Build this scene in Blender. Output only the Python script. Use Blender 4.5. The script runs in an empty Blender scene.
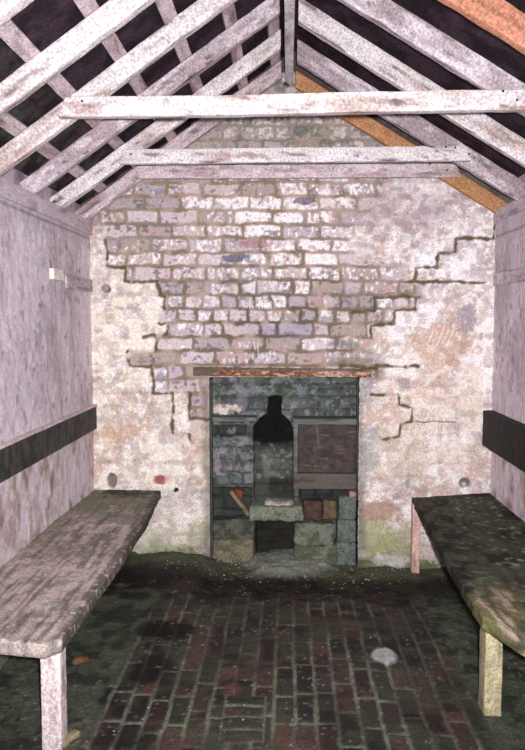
import bpy, math, random
import numpy as np

C = bpy.context.scene.collection
F = 729.0
CAMZ = 1.59
PITCH = math.atan(55 / F)
YAW = math.atan(25.5 / F)
YB = 4.83            # back wall plane
XL, XR = -1.31, 1.345  # side wall planes

# ------------------------------------------------------------------ camera survey helpers
_cy, _sy, _cp, _sp = math.cos(YAW), math.sin(YAW), math.cos(PITCH), math.sin(PITCH)
FWD = np.array([-_sy * _cp, _cy * _cp, -_sp])
RGT = np.array([_cy, _sy, 0.0])
UPV = np.cross(RGT, FWD)

def ray(px, py):
    return FWD + RGT * ((px - 262.5) / F) + UPV * ((375 - py) / F)
def atY(px, py, Y):
    d = ray(px, py); t = Y / d[1]
    return np.array([d[0] * t, Y, CAMZ + d[2] * t])
def atX(px, py, X):
    d = ray(px, py); t = X / d[0]
    return np.array([X, d[1] * t, CAMZ + d[2] * t])
def atZ(px, py, Z):
    d = ray(px, py); t = (Z - CAMZ) / d[2]
    return np.array([d[0] * t, d[1] * t, Z])
def proj(x, y, z):
    z = z - CAMZ
    dx = x * RGT[0] + y * RGT[1] + z * RGT[2]
    dy = x * UPV[0] + y * UPV[1] + z * UPV[2]
    dz = x * FWD[0] + y * FWD[1] + z * FWD[2]
    return 262.5 + F * dx / dz, 375 - F * dy / dz

# ------------------------------------------------------------------ noise
_rs = np.random.RandomState(7)
_T = _rs.rand(65536).astype(np.float64)
def h3(i, j, k):
    i = i.astype(np.int64); j = j.astype(np.int64); k = k.astype(np.int64)
    return _T[((i * 73856093) ^ (j * 19349663) ^ (k * 83492791)) & 65535]
def vnoise(x, y, z=0.0, seed=0):
    x = np.asarray(x, float); y = np.asarray(y, float); z = np.asarray(z, float) + 0 * x
    x = x + seed * 17.3; y = y + seed * 5.7; z = z + seed * 9.1
    xi, yi, zi = np.floor(x), np.floor(y), np.floor(z)
    fx, fy, fz = x - xi, y - yi, z - zi
    fx = fx * fx * (3 - 2 * fx); fy = fy * fy * (3 - 2 * fy); fz = fz * fz * (3 - 2 * fz)
    r = 0
    for a in (0, 1):
        for b in (0, 1):
            for c in (0, 1):
                w = (fx if a else 1 - fx) * (fy if b else 1 - fy) * (fz if c else 1 - fz)
                r = r + w * h3(xi + a, yi + b, zi + c)
    return r
def fbm(x, y, z=0.0, seed=0, o=4):
    r = 0; a = 0.5; s = 0
    for i in range(o):
        r = r + a * vnoise(np.asarray(x) * 2 ** i, np.asarray(y) * 2 ** i, np.asarray(z) * 2 ** i, seed + i * 3)
        s += a; a *= 0.5
    return r / s
def sst(a, b, x):
    t = np.clip((x - a) / (b - a), 0, 1)
    return t * t * (3 - 2 * t)
def lin(c):
    c = np.asarray(c, float) / 255
    return np.where(c <= 0.04045, c / 12.92, ((c + 0.055) / 1.055) ** 2.4)
def mix(a, b, t):
    return a * (1 - t[..., None]) + np.asarray(b) * t[..., None]

# ------------------------------------------------------------------ materials
def new_mat(name, rough=0.85, bump=0.25, scale=180.0, metal=0.0, spec=0.25):
    m = bpy.data.materials.new(name); m.use_nodes = True
    nt = m.node_tree; b = nt.nodes['Principled BSDF']
    b.inputs['Roughness'].default_value = rough; b.inputs['Metallic'].default_value = metal
    b.inputs['Specular IOR Level'].default_value = spec
    at = nt.nodes.new('ShaderNodeAttribute'); at.attribute_name = 'Col'
    tc = nt.nodes.new('ShaderNodeTexCoord')
    n = nt.nodes.new('ShaderNodeTexNoise'); n.inputs['Scale'].default_value = scale; n.inputs['Detail'].default_value = 3
    nt.links.new(tc.outputs['Object'], n.inputs['Vector'])
    mr = nt.nodes.new('ShaderNodeMapRange'); mr.inputs['From Min'].default_value = 0.3; mr.inputs['From Max'].default_value = 0.7
    mr.inputs['To Min'].default_value = 0.62; mr.inputs['To Max'].default_value = 1.36
    nt.links.new(n.outputs['Fac'], mr.inputs['Value'])
    mx = nt.nodes.new('ShaderNodeVectorMath'); mx.operation = 'SCALE'
    nt.links.new(at.outputs['Color'], mx.inputs[0]); nt.links.new(mr.outputs['Result'], mx.inputs['Scale'])
    # faint lichen / grit tint at the same fine scale
    n2 = nt.nodes.new('ShaderNodeTexNoise'); n2.inputs['Scale'].default_value = 230; n2.inputs['Detail'].default_value = 2
    nt.links.new(tc.outputs['Object'], n2.inputs['Vector'])
    m2 = nt.nodes.new('ShaderNodeVectorMath'); m2.operation = 'MULTIPLY_ADD'
    m2.inputs[1].default_value = (1.5, 1.5, 1.5); m2.inputs[2].default_value = (0.26, 0.26, 0.26)
    nt.links.new(n2.outputs['Color'], m2.inputs[0])
    m3 = nt.nodes.new('ShaderNodeVectorMath'); m3.operation = 'MULTIPLY'
    nt.links.new(mx.outputs['Vector'], m3.inputs[0]); nt.links.new(m2.outputs['Vector'], m3.inputs[1])
    nt.links.new(m3.outputs['Vector'], b.inputs['Base Color'])
    bp = nt.nodes.new('ShaderNodeBump'); bp.inputs['Strength'].default_value = bump; bp.inputs['Distance'].default_value = 0.006
    nt.links.new(n.outputs['Fac'], bp.inputs['Height']); nt.links.new(bp.outputs['Normal'], b.inputs['Normal'])
    return m
M_WALL = new_mat('limewashed_masonry', 0.9)
M_FLOOR = new_mat('damp_brick_paving', 0.75, 0.4, 120, spec=0.2)
M_WOOD = new_mat('whitewashed_timber', 0.8, 0.3, 90)
M_DARK = new_mat('tarred_timber', 0.7, 0.3, 90)
M_BENCH = new_mat('mossy_timber', 0.85, 0.4, 120, spec=0.15)
M_IRON = new_mat('rusted_iron', 0.7, 0.4, 150, metal=0.0, spec=0.4)
M_STONE = new_mat('sooty_stone', 0.9, 0.5, 120, spec=0.2)
M_ROOF = new_mat('dark_slates', 0.9, 0.3, 60, spec=0.1)

# ------------------------------------------------------------------ mesh builders
def mesh_from(name, V, Q, col, mat, parent=None, smooth=True):
    me = bpy.data.meshes.new(name)
    used = np.zeros(len(V), bool); used[Q.ravel()] = True
    idx = np.cumsum(used) - 1
    V = V[used]; col = col[used]; Q = idx[Q]
    me.vertices.add(len(V)); me.vertices.foreach_set('co', V.astype(np.float32).ravel())
    me.loops.add(Q.size); me.loops.foreach_set('vertex_index', Q.astype(np.int32).ravel())
    me.polygons.add(len(Q)); me.polygons.foreach_set('loop_start', (np.arange(len(Q)) * 4).astype(np.int32))
    me.update(calc_edges=True); me.validate()
    me.polygons.foreach_set('use_smooth', np.full(len(me.polygons), smooth))
    a = me.color_attributes.new('Col', 'FLOAT_COLOR', 'POINT')
    c4 = np.ones((len(V), 4), np.float32); c4[:, :3] = np.clip(col, 0, 1)
    a.data.foreach_set('color', c4.ravel())
    me.materials.append(mat)
    o = bpy.data.objects.new(name, me); C.objects.link(o)
    if parent is not None: o.parent = parent
    return o

def grid_obj(name, P, col, mat, keep=None, flip=False, parent=None):
    ny, nx = P.shape[:2]
    I = np.arange(ny * nx).reshape(ny, nx)
    Q = np.stack([I[:-1, :-1], I[:-1, 1:], I[1:, 1:], I[1:, :-1]], -1)
    if keep is not None: Q = Q[keep]
    Q = Q.reshape(-1, 4)
    if flip: Q = Q[:, ::-1]
    return mesh_from(name, P.reshape(-1, 3), Q, col.reshape(-1, 3), mat, parent)

def rbox(size, r=0.004, step=0.012, nx_step=None):
    """Rounded subdivided box in local axes centred on the origin: (V, Q, N)."""
    h = np.array(size) / 2; r = min(r, h.min() * 0.95)
    def ticks(a, st):
        inner = a - r
        n = max(1, int(round(2 * inner / st)))
        return np.concatenate([[-a, -a + r * 0.4], np.linspace(-inner, inner, n + 1), [a - r * 0.4, a]])
    st = [nx_step or step, step, step]
    T = [ticks(h[i], st[i]) for i in range(3)]
    Vs, Qs, off = [], [], 0
    for ax in range(3):
        u, v = (ax + 1) % 3, (ax + 2) % 3
        A, B = np.meshgrid(T[u], T[v], indexing='ij')
        for s in (-1, 1):
            P = np.zeros(A.shape + (3,)); P[..., ax] = s * h[ax]; P[..., u] = A; P[..., v] = B
            I = np.arange(A.size).reshape(A.shape) + off
            Q = np.stack([I[:-1, :-1], I[1:, :-1], I[1:, 1:], I[:-1, 1:]], -1).reshape(-1, 4)
            if s < 0: Q = Q[:, ::-1]
            Vs.append(P.reshape(-1, 3)); Qs.append(Q); off += A.size
    V = np.concatenate(Vs); Q = np.concatenate(Qs)
    q = np.clip(V, -(h - r), h - r); d = V - q
    L = np.linalg.norm(d, axis=1, keepdims=True)
    V = q + d / np.maximum(L, 1e-9) * r
    return V, Q

def vnoise3(V, sc, seed):
    x, y, z = V[:, 0] * sc, V[:, 1] * sc, V[:, 2] * sc
    return np.stack([fbm(x, y, z, seed + 11 * i, 3) - 0.5 for i in range(3)], 1)

_seed = [100]
def block(name, size, loc, colf, mat, rot=None, r=0.004, step=0.012, xstep=None, amp=0.003, asc=18, warp=None, parent=None, bend=0):
    """One solid worn piece: rounded box, displaced, coloured by colf(local V, seed)."""
    _seed[0] += 7; sd = _seed[0]
    V, Q = rbox(size, r, step, xstep)
    col = colf(V, sd)
    V = V + vnoise3(V + sd * 1.37, asc, sd) * 2 * amp
    if bend: V[:, 2] += bend * (vnoise(V[:, 0] * 1.3, 0 * V[:, 0], 0, sd) - 0.5)
    if warp: V = warp(V)
    o = mesh_from(name, V, Q, col, mat, parent)
    o.location = tuple(loc)
    if rot is not None: o.rotation_euler = rot
    return o

def tag(o, label, cat, group=None, kind='thing'):
    o['label'] = label; o['category'] = cat; o['kind'] = kind
    if group: o['group'] = group
    return o
def struct(o):
    o['kind'] = 'structure'; return o
def empty(name, loc):
    o = bpy.data.objects.new(name, None); C.objects.link(o); o.location = tuple(loc); o.empty_display_size = 0.1
    return o

# ------------------------------------------------------------------ colour functions (local coords)
def c_timber(base, worn, dirt, wornamt=0.45, dirtamt=0.3, streak=6.0, spot=None):
    B, W, D = lin(base), lin(worn), lin(dirt)
    def f(V, sd):
        x, y, z = V[:, 0], V[:, 1], V[:, 2]
        n1 = fbm(x * streak, y * 45, z * 45, sd, 4)
        n2 = fbm(x * 3, y * 12, z * 12, sd + 5, 4)
        n3 = fbm(x * 18, y * 60, z * 60, sd + 9, 3); n4 = fbm(x * 9, y * 22, z * 22, sd + 13, 4)
        c = np.tile(B, (len(V), 1))
        c = mix(c, W, sst(1 - wornamt, 1 - wornamt + 0.22, n2 * 0.6 + n1 * 0.5))
        c = mix(c, D, sst(0.62, 0.75, n1) * dirtamt + sst(0.66, 0.8, n3) * dirtamt)
        c = mix(c, np.clip(B * 1.25, 0, .9), sst(.54, .62, n4) * .55)
        c = mix(c, D * .6 + W * .4, sst(.60, .68, n4 * .5 + n1 * .5) * .7)
        return c * (0.82 + 0.36 * n3)[:, None]
    return f
PAINT = c_timber((214, 205, 206), (184, 164, 158), (92, 80, 78), 0.50, 0.8)
PAINT2 = c_timber((204, 192, 198), (164, 146, 150), (80, 70, 76), 0.58, 0.95)
PAINT3 = c_timber((205, 188, 192), (168, 144, 146), (96, 78, 78), 0.56, 0.6)
ORANGE = c_timber((188, 136, 98), (176, 134, 84), (130, 84, 56), 0.5, 0.3, 2.5)
ORANGE2 = c_timber((196, 134, 110), (180, 126, 92), (120, 90, 60), 0.5, 0.45, 2.5)
GREYW = c_timber((150, 140, 146), (120, 108, 112), (66, 60, 62), 0.5, 0.6)
BROWNW = c_timber((140, 122, 110), (100, 92, 70), (60, 52, 44), 0.5, 0.6)

# ================================================================== BACK WALL
step = 0.005
xs = np.arange(XL - 0.08, XR + 0.085, step); zs = np.arange(-0.16, 3.35, step)
X, Z = np.meshgrid(xs, zs)
U, Vv = proj(X, YB + 0 * X, Z)
jn1 = (fbm(U / 11, Vv / 11, 0, 3, 3) - 0.5); jn2 = (fbm(U / 11, Vv / 11, 4.4, 5, 3) - 0.5)
Uj, Vj = U + jn1 * 6, Vv + jn2 * 5

rnd = random.Random(11)
def course_edges(v0, pitch, n, u0, u1, seed, W=(36, 17.5)):
    rr = random.Random(seed); rows = []
    for k in range(n):
        e = [u0 - rr.random() * 36]; mode = rr.random()
        while e[-1] < u1:
            if mode < 0.10: w = W[1]
            elif mode < 0.26: w = W[0] if (len(e) % 2) else W[1]
            else: w = W[0]
            e.append(e[-1] + w * (0.92 + 0.16 * rr.random()))
        rows.append(np.array(e))
    return rows
def bricks(U, V, v0, pitch, n, u0, u1, seed, W=(36, 17.5), wav=1.0):
    """distance to nearest joint, plus two hash values per brick. Courses count upward from v0 (v falls)."""
    rows = course_edges(v0, pitch, n, u0, u1, seed, W)
    k = np.clip(np.floor((v0 - V) / pitch), 0, n - 1).astype(int)
    dv = np.abs(((v0 - V) / pitch) - np.round((v0 - V) / pitch)) * abs(pitch)
    du = np.zeros_like(U); bi = np.zeros_like(k)
    for r_ in range(n):
        m = k == r_
        if not m.any(): continue
        e = rows[r_]; uu = U[m]
        i = np.clip(np.searchsorted(e, uu), 1, len(e) - 1)
        du[m] = np.minimum(np.abs(uu - e[i - 1]), np.abs(e[i] - uu)); bi[m] = i
    h1 = h3(k * 7 + seed, bi * 13, k * 0 + 1); h2 = h3(k * 5 + seed, bi * 3, k * 0 + 77)
    # rounded corners
    q = np.minimum(du, dv) - 0.25 * np.exp(-(np.abs(du - dv)) / 2)
    return q, h1, h2, k, bi
def inpoly(U, V, P):
    P = np.array(P, float); ins = np.zeros(U.shape, bool); j = len(P) - 1
    for i in range(len(P)):
        xi, yi = P[i]; xj, yj = P[j]
        if yi != yj:
            c = ((yi > V) != (yj > V)) & (U < (xj - xi) * (V - yi) / (yj - yi) + xi)
            ins ^= c
        j = i
    return ins
def blur(A, n, it=2):
    k = np.ones(n) / n
    for _ in range(it):
        A = np.apply_along_axis(lambda m: np.convolve(np.pad(m, n // 2, mode='edge'), k, mode='valid')[:A.shape[0]], 0, A)
        A = np.apply_along_axis(lambda m: np.convolve(np.pad(m, n // 2, mode='edge'), k, mode='valid')[:A.shape[1]], 1, A)
    return A
def dpoly(U, V, lines):
    D = np.full(U.shape, 1e9)
    for L in lines:
        for (ax, ay), (bx, by) in zip(L[:-1], L[1:]):
            vx, vy = bx - ax, by - ay; l2 = vx * vx + vy * vy + 1e-9
            t = np.clip(((U - ax) * vx + (V - ay) * vy) / l2, 0, 1)
            D = np.minimum(D, np.hypot(U - ax - t * vx, V - ay - t * vy))
    return D
def blob(U, V, cx, cy, rx, ry, seed=0, rag=0.5):
    d = np.hypot((U - cx) / rx, (V - cy) / ry) + (fbm(U / 6, V / 6, 0, seed + 31, 4) - 0.5) * rag * 2 + (fbm(U / 1.8, V / 1.8, 0, seed + 37, 3) - 0.5) * rag * 1.4
    return 1 - sst(0.75, 1.05, d)

q, b1, b2, kk, bi = bricks(Uj, Vj, 365 + 14.1 * 15, 14.1, 40, 40, 560, 5)
jwn = fbm(U / 5, Vv / 5, 2.2, 12, 3)
joint = 1 - sst(0.9, 2.5, q - (jwn - 0.5) * 2.6)
EXPO = [(40, 40), (540, 40), (540, 160), (440, 165), (400, 176), (384, 180), (380, 198), (366, 215), (352, 232), (350, 252), (372, 264), (405, 268), (405, 282),
        (425, 284), (424, 296), (416, 297), (416, 310), (395, 311), (394, 325), (371, 326), (372, 350), (386, 366), (386, 380),
        (300, 378), (208, 378), (208, 420), (190, 420), (188, 394), (172, 393), (153, 392), (152, 366), (130, 366), (128, 352), (156, 351), (156, 340),
        (142, 337), (166, 334), (168, 323), (159, 321), (166, 308), (165, 297), (158, 296), (157, 281), (125, 281), (125, 268), (107, 267), (105, 252),
        (104, 226), (88, 225), (60, 225)]
Mx = blur(inpoly(Uj, Vj, EXPO).astype(float), 7, 2)
soft = blur(inpoly(Uj, Vj, EXPO + []).astype(float), 41, 2)
LOWJ = np.clip(sst(415, 470, Vv) * 0.22 + sst(520, 545, Vv) * 0.5, 0, 1) * (0.3 + 0.7 * sst(0.4, 0.6, fbm(U / 25, Vv / 25, 1, 8)))
RIGHTU = inpoly(U, Vv, [(352, 176), (470, 176), (496, 226), (440, 268), (340, 268)]).astype(float) * 0.22 * sst(0.35, 0.6, fbm(U / 20, Vv / 20, 1, 28))
LEFTP = inpoly(U, Vv, [(85, 225), (110, 225), (160, 290), (160, 340), (150, 395), (90, 400)]).astype(float) * 0.25 * sst(0.35, 0.6, fbm(U / 20, Vv / 20, 1, 38))
jstr = np.clip(Mx * (0.55 + 0.6 * fbm(U / 30, Vv / 30, 0, 17)) + LOWJ + RIGHTU + LEFTP, 0, 1)
CR = [[(105, 240), (106, 253), (107, 267), (125, 268), (125, 281), (157, 281), (159, 295), (165, 297), (164, 308)],
      [(159, 323), (168, 323), (167, 334), (143, 337)], [(156, 340), (156, 350)], [(126, 352), (130, 366), (151, 366), (153, 379), (154, 393), (172, 394), (173, 434)],
      [(189, 394), (190, 419), (210, 419)], [(190, 434), (190, 447)], [(183, 447), (196, 447)],
      [(495, 224), (494, 238), (456, 239), (455, 252), (439, 253), (437, 267), (416, 268), (415, 280)], [(405, 282), (484, 282)],
      [(425, 282), (424, 295), (416, 297), (416, 309), (395, 311), (394, 324), (371, 325)], [(376, 297), (416, 297)], [(375, 297), (374, 311), (354, 311)],
      [(371, 325), (371, 338)], [(377, 366), (418, 366)], [(340, 366), (377, 368)],
      [(371, 395), (399, 395), (399, 405), (412, 409), (412, 422), (400, 424), (400, 436), (383, 439)]]
cd = dpoly(U + jn1 * 5, Vv + jn2 * 4, CR)
crack = (1 - sst(0.7, 2.1, cd - (jwn - 0.5) * 4.0)) * sst(.25, .4, fbm(U / 14, Vv / 14, 7, 19, 3))
thin = 1 - sst(0.3, 1.0, dpoly(U, Vv + jn2 * 3, [[(415, 422), (455, 422)]]))
n_lo = fbm(U / 38, Vv / 38, 0, 40, 4); n_md = fbm(U / 12, Vv / 12, 0, 50, 4); n_hi = fbm(U / 3.2, Vv / 2.6, 0, 60, 3)
n_st = fbm(U / 2.6, Vv / 4.5, 0, 70, 3)
height = -0.007 * joint * jstr - 0.012 * crack - 0.004 * thin + 0.006 * (n_md - 0.5) + 0.004 * (n_hi - 0.5) - 0.004 * Mx + (b1 - 0.5) * 0.004 * jstr
# colour
bc = np.zeros(U.shape + (3,)); pal = [lin(c) for c in ((196, 180, 186), (204, 184, 182), (182, 166, 170), (212, 196, 198), (188, 164, 160), (176, 160, 152))]
pi_ = (b1 * 5.999).astype(int)
for i, p in enumerate(pal): bc[pi_ == i] = p
bc *= (0.85 + 0.3 * n_hi)[..., None]
white = lin((250, 242, 242))
wreg = np.exp(-(((U - 285) / 95) ** 2 + ((Vv - 235) / 75) ** 2)) * 0.2 + np.exp(-(((U - 290) / 70) ** 2 + ((Vv - 120) / 40) ** 2)) * 0.14
wm = sst(0.52, 0.62, n_st * 0.55 + n_hi * 0.3 + (b2 - 0.5) * 0.28 + wreg)
bc = mix(bc, white, wm * 0.9)
red = sst(0.55, 0.65, n_hi + (b2 > 0.86) * 0.15) * (b1 > 0.55) * (Vv < 330)
bc = mix(bc, lin((170, 120, 116)), red * 0.35)
dk = sst(0.57, 0.69, n_hi * 0.6 + n_md * 0.4 + (Vv < 180) * 0.08)
bc = mix(bc, lin((104, 94, 102)), dk * 0.8)
bc = mix(bc, lin((140, 140, 116)), (1 - sst(150, 185, Vv)) * 0.4)
for (cx, cy, rx, ry, cc, am) in ((255, 244, 18, 4.5, (164, 92, 104), .6), (236, 258, 16, 5, (72, 82, 112), .8), (305, 200, 15, 5, (84, 84, 104), .8),
                                 (345, 185, 7, 3, (200, 196, 210), .5), (300, 128, 20, 7, (90, 104, 100), .5), (160, 192, 5, 4, (130, 140, 170), .7),
                                 (337, 344, 9, 5, (96, 108, 130), .7), (352, 345, 7, 5, (110, 128, 100), .6), (350, 361, 26, 4, (130, 112, 76), .6),
                                 (280, 328, 40, 14, (160, 160, 190), .3), (160, 376, 6, 4, (120, 120, 160), .6), (236, 290, 14, 5, (212, 206, 170), .5),
                                 (345, 300, 22, 14, (150, 148, 165), .35), (230, 290, 60, 22, (150, 145, 158), .25)):
    bc = mix(bc, lin(cc), blob(U, Vv, cx, cy, rx, ry, int(cx)) * am)
jc = mix(np.tile(lin((178, 156, 144)), U.shape + (1,)), lin((142, 124, 102)), sst(0.4, 0.65, n_md))
jc = mix(jc, lin((104, 92, 76)), np.exp(-(((U - 270) / 110) ** 2 + ((Vv - 320) / 60) ** 2)) * sst(.35, .6, n_md + .1))
jc = mix(jc, lin((128, 126, 122)), sst(0.5, 0.7, n_lo) * 0.5 + (1 - sst(150, 190, Vv)) * 0.3)
bc = mix(bc, jc[...], joint * np.clip(jstr * 1.15, 0, 1)) if False else bc * (1 - (joint * np.clip(jstr * 1.2, 0, 1))[..., None]) + jc * (joint * np.clip(jstr * 1.2, 0, 1))[..., None]
# plaster (left cream, right whiter) under the limewash
left = 1 - sst(250, 330, U)
pl = mix(np.tile(lin((242, 232, 230)), U.shape + (1,)), lin((238, 226, 212)), left)
patch = sst(0.50, 0.62, n_lo * 0.55 + n_md * 0.45 + 0.07 * sst(330, 420, Vv) - 0.05 * left)
pl = mix(pl, lin((204, 178, 164)), patch * 0.85)
pl = mix(pl, lin((176, 158, 160)), sst(0.55, 0.68, fbm(U / 9, Vv / 7, 5, 90, 4)) * (0.6 + 0.0 * left))
pl = mix(pl, lin((252, 244, 242)), sst(0.56, 0.66, fbm(U / 5, Vv / 5, 5, 97, 4)) * 0.7)
# big areas read off the wall
for (cx, cy, rx, ry, cc, am) in ((410, 205, 55, 38, (188, 166, 172), .75), (420, 190, 40, 10, (232, 222, 224), .5), (440, 345, 34, 22, (200, 166, 146), .8),
                                 (468, 320, 9, 18, (160, 150, 158), .8), (452, 300, 8, 12, (200, 180, 182), .8), (420, 395, 38, 60, (222, 196, 176), .55),
                                 (400, 365, 25, 14, (246, 238, 234), .8), (395, 460, 36, 36, (206, 180, 160), .6), (470, 400, 14, 40, (240, 220, 206), .7),
                                 (455, 455, 26, 18, (232, 208, 194), .6), (404, 384, 8, 9, (130, 124, 130), .6), (372, 450, 9, 26, (166, 170, 170), .6),
                                 (384, 462, 3, 12, (244, 240, 230), .8), (410, 483, 7, 5, (130, 124, 132), .55), (396, 497, 5, 3, (120, 140, 160), .7),
                                 (120, 430, 20, 16, (204, 172, 148), .6), (165, 420, 12, 26, (196, 182, 178), .5), (150, 470, 40, 10, (240, 230, 220), .6),
                                 (110, 430, 10, 22, (206, 170, 140), .5), (205, 445, 18, 40, (214, 186, 168), .5), (148, 356, 7, 5, (222, 208, 150), .7),
                                 (106, 288, 5, 5, (76, 70, 78), .9), (100, 285, 10, 20, (200, 186, 184), .4), (175, 500, 30, 14, (206, 196, 190), .4),
                                 (155, 505, 20, 20, (170, 150, 144), .35), (430, 262, 40, 10, (246, 240, 240), .8), (450, 260, 34, 18, (244, 236, 238), .9)):
    pl = mix(pl, lin(cc), blob(U, Vv, cx, cy, rx, ry, int(cx + cy)) * am)
e = np.clip(Mx + 0.0, 0, 1)
e2 = np.clip(e + np.where((Vv > 480), sst(0.5, 0.7, n_lo) * 0.6, 0), 0, 1)
col = pl * (1 - e2[..., None]) + bc * e2[..., None]
ej = joint * np.clip(jstr, 0, 1) * (1 - e2)
col = mix(col, lin((156, 138, 142)), (U > 340) * (1 - e2) * (1 - sst(270, 300, Vv)) * sst(.52, .60, fbm(U / 8, Vv / 7, 8, 310, 5)) * .55)
col = mix(col, lin((250, 244, 244)), (1 - e2) * sst(.54, .60, fbm(U / 9, Vv / 7, 8, 320, 5)) * .35)
col = mix(col, lin((170, 146, 136)), (1 - e2) * sst(.58, .64, fbm(U / 8, Vv / 7, 8, 330, 5)) * .4)
col = mix(col, lin((150, 128, 108)), ej)
cc_ = mix(np.tile(lin((112, 96, 78)), U.shape + (1,)), lin((92, 88, 62)), sst(0.4, 0.6, n_md))
col = col * (1 - crack[..., None]) + cc_ * crack[..., None]
col = mix(col, lin((110, 90, 80)), thin * 0.8)
# damp and algae low down, soot around the opening
alg = sst(505, 560, Vv) * sst(0.36, 0.6, n_lo * 0.4 + n_md * 0.6)
col = mix(col, lin((140, 148, 96)), alg * 0.75)
col = mix(col, lin((70, 74, 52)), sst(546, 572, Vv + (n_md - 0.5) * 20 + 12 * (U < 215)) * 0.75)
for (cx, cy, rx, ry, cc, am) in ((375, 535, 20, 22, (158, 164, 100), .6), (380, 512, 26, 12, (170, 130, 110), .6), (200, 535, 14, 14, (140, 150, 104), .55), (390, 560, 22, 5, (206, 200, 190), .5),
                                 (440, 552, 30, 12, (220, 200, 196), .6), (160, 540, 50, 14, (196, 190, 170), .5), (160, 480, 6.5, 5, (160, 70, 62), .9), (176, 490, 2.5, 2.5, (40, 36, 44), 1.),
                                 (368, 385, 6, 14, (140, 140, 150), .5)):
    col = mix(col, lin(cc), blob(U, Vv, cx, cy, rx, ry, int(cx + cy)) * am)
soot = (1 - sst(1, 9, np.maximum(np.abs(U - 284) - 76, 0) + (n_md - .5) * 8)) * sst(372, 390, Vv)
col = mix(col, lin((84, 80, 74)), soot * 0.55)
# small recesses
for (cx, cy, rx, ry, dep) in ((112, 481, 5.2, 7.5, .03), (465, 483, 6, 5.0, .035), (106, 288, 4, 4, .02), (176, 490, 2.5, 2.5, .02), (410, 483, 4, 3, .006)):
    bb = blob(U, Vv, cx, cy, rx, ry, 3, 0.25); height -= dep * bb
    if cx in (112, 465): col = mix(col, lin((96, 92, 84)), bb * 0.85)
col = mix(col, lin((190, 186, 190)), blob(U, Vv, 465, 485, 3, 2.4, 9, .5) * .8)
col = mix(col, lin((150, 110, 100)), blob(U, Vv, 112, 475, 4.5, 3, 9, .3) * .8)
# chalk scratches over the lintel and on the right side
SCR = [[(u, 351 + (i % 3)), (u + (i % 2) * 1.5, 359)] for i, u in enumerate((246, 250, 253, 258, 262, 266, 270, 274))] + \
      [[(239, 343), (240, 349)], [(243, 342), (246, 349)], [(246, 349), (249, 342)], [(254, 342), (255, 349)], [(258, 343), (258, 349)]] + \
      [[(u, 301 + (i % 2)), (u, 308)] for i, u in enumerate((244, 247, 250, 253, 256, 259, 262, 265, 268, 271))] + \
      [[(427 + 5 * i, 345 - (i % 2) * 2), (434 + 5 * i, 329 - (i % 3))] for i in range(5)]
sc = 1 - sst(0.5, 1.2, dpoly(U, Vv + jn1 * 2, SCR))
col = mix(col, lin((252, 248, 246)), sc * 0.5 * sst(.3, .55, n_hi))
grain = fbm(U / 0.9, Vv / 0.9, 0, 123, 2)
col = col * (0.84 + 0.32 * grain)[..., None]
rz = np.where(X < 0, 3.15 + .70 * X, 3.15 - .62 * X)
col = mix(col, lin((70, 58, 56)), sst(.03, .07, Z - rz) * .9)  # shade under the roof above the rafter line, painted dark into the wall colour
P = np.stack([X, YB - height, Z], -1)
uc = (X[:-1, :-1] + X[1:, 1:]) / 2; zc = (Z[:-1, :-1] + Z[1:, 1:]) / 2
pTL, pTR = atY(209, 377, YB), atY(360, 377, YB); pBL = atY(211, 565, YB); pBR = atY(357, 572, YB)
OXL, OXR, OZT = (pTL[0] + pBL[0]) / 2, (pTR[0] + pBR[0]) / 2, pTL[2]
APEX = 3.15; SL, SR = 0.70, 0.62
keep = ~((uc > OXL) & (uc < OXR) & (zc < OZT))
roofz = np.where(uc < 0, APEX + SL * uc, APEX - SR * uc) + 0.215
keep &= zc < roofz
keep &= (uc > XL - 0.07) & (uc < XR + 0.075)
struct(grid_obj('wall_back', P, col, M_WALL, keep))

# ================================================================== FIREPLACE RECESS (inner faces of the opening)
DEP = 0.20; YR = YB + DEP
xs = np.arange(OXL - 0.002, OXR + 0.006, 0.004); zs = np.arange(-0.14, OZT + 0.004, 0.004)
X, Z = np.meshgrid(xs, zs); U, Vv = proj(X, YR + 0 * X, Z)
j1 = fbm(U / 8, Vv / 8, 0, 203, 3) - 0.5; j2 = fbm(U / 8, Vv / 8, 3, 205, 3) - 0.5
Uj, Vj = U + j1 * 5, Vv + j2 * 4
q, b1, b2, kk, bi = bricks(Uj, Vj, 365 + 13 * 17, 12.6, 20, 190, 380, 23, (30, 15))
joint = 1 - sst(0.7, 1.8, q)
n_lo = fbm(U / 30, Vv / 30, 0, 240, 4); n_md = fbm(U / 9, Vv / 9, 0, 250, 4); n_hi = fbm(U / 2.6, Vv / 2.6, 0, 260, 3)
h = -0.008 * joint + (b1 - .5) * 0.008 + (n_md - .5) * 0.012 + (n_hi - .5) * 0.004
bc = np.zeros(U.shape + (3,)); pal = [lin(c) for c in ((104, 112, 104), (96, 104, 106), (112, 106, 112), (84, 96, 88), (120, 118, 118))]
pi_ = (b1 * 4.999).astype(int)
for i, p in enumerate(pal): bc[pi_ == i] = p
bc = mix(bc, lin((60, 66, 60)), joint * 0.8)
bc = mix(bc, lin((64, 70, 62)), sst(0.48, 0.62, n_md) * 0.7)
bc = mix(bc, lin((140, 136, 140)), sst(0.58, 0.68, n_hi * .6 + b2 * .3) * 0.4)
def rect(x0, y0, x1, y1, s=1.5):
    return (sst(x0 - s, x0 + s, U + j1 * 3) * (1 - sst(x1 - s, x1 + s, U + j1 * 3)) * sst(y0 - s, y0 + s, Vv + j2 * 3) * (1 - sst(y1 - s, y1 + s, Vv + j2 * 3)))
def pt(m, cc, am): 
    global bc
    bc = mix(bc, lin(cc), m * am)
pt(blob(U, Vv, 226, 409, 15, 6, 1), (216, 200, 190), .85)
pt(blob(U, Vv, 247, 390, 16, 8, 2), (128, 124, 134), .6)
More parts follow.
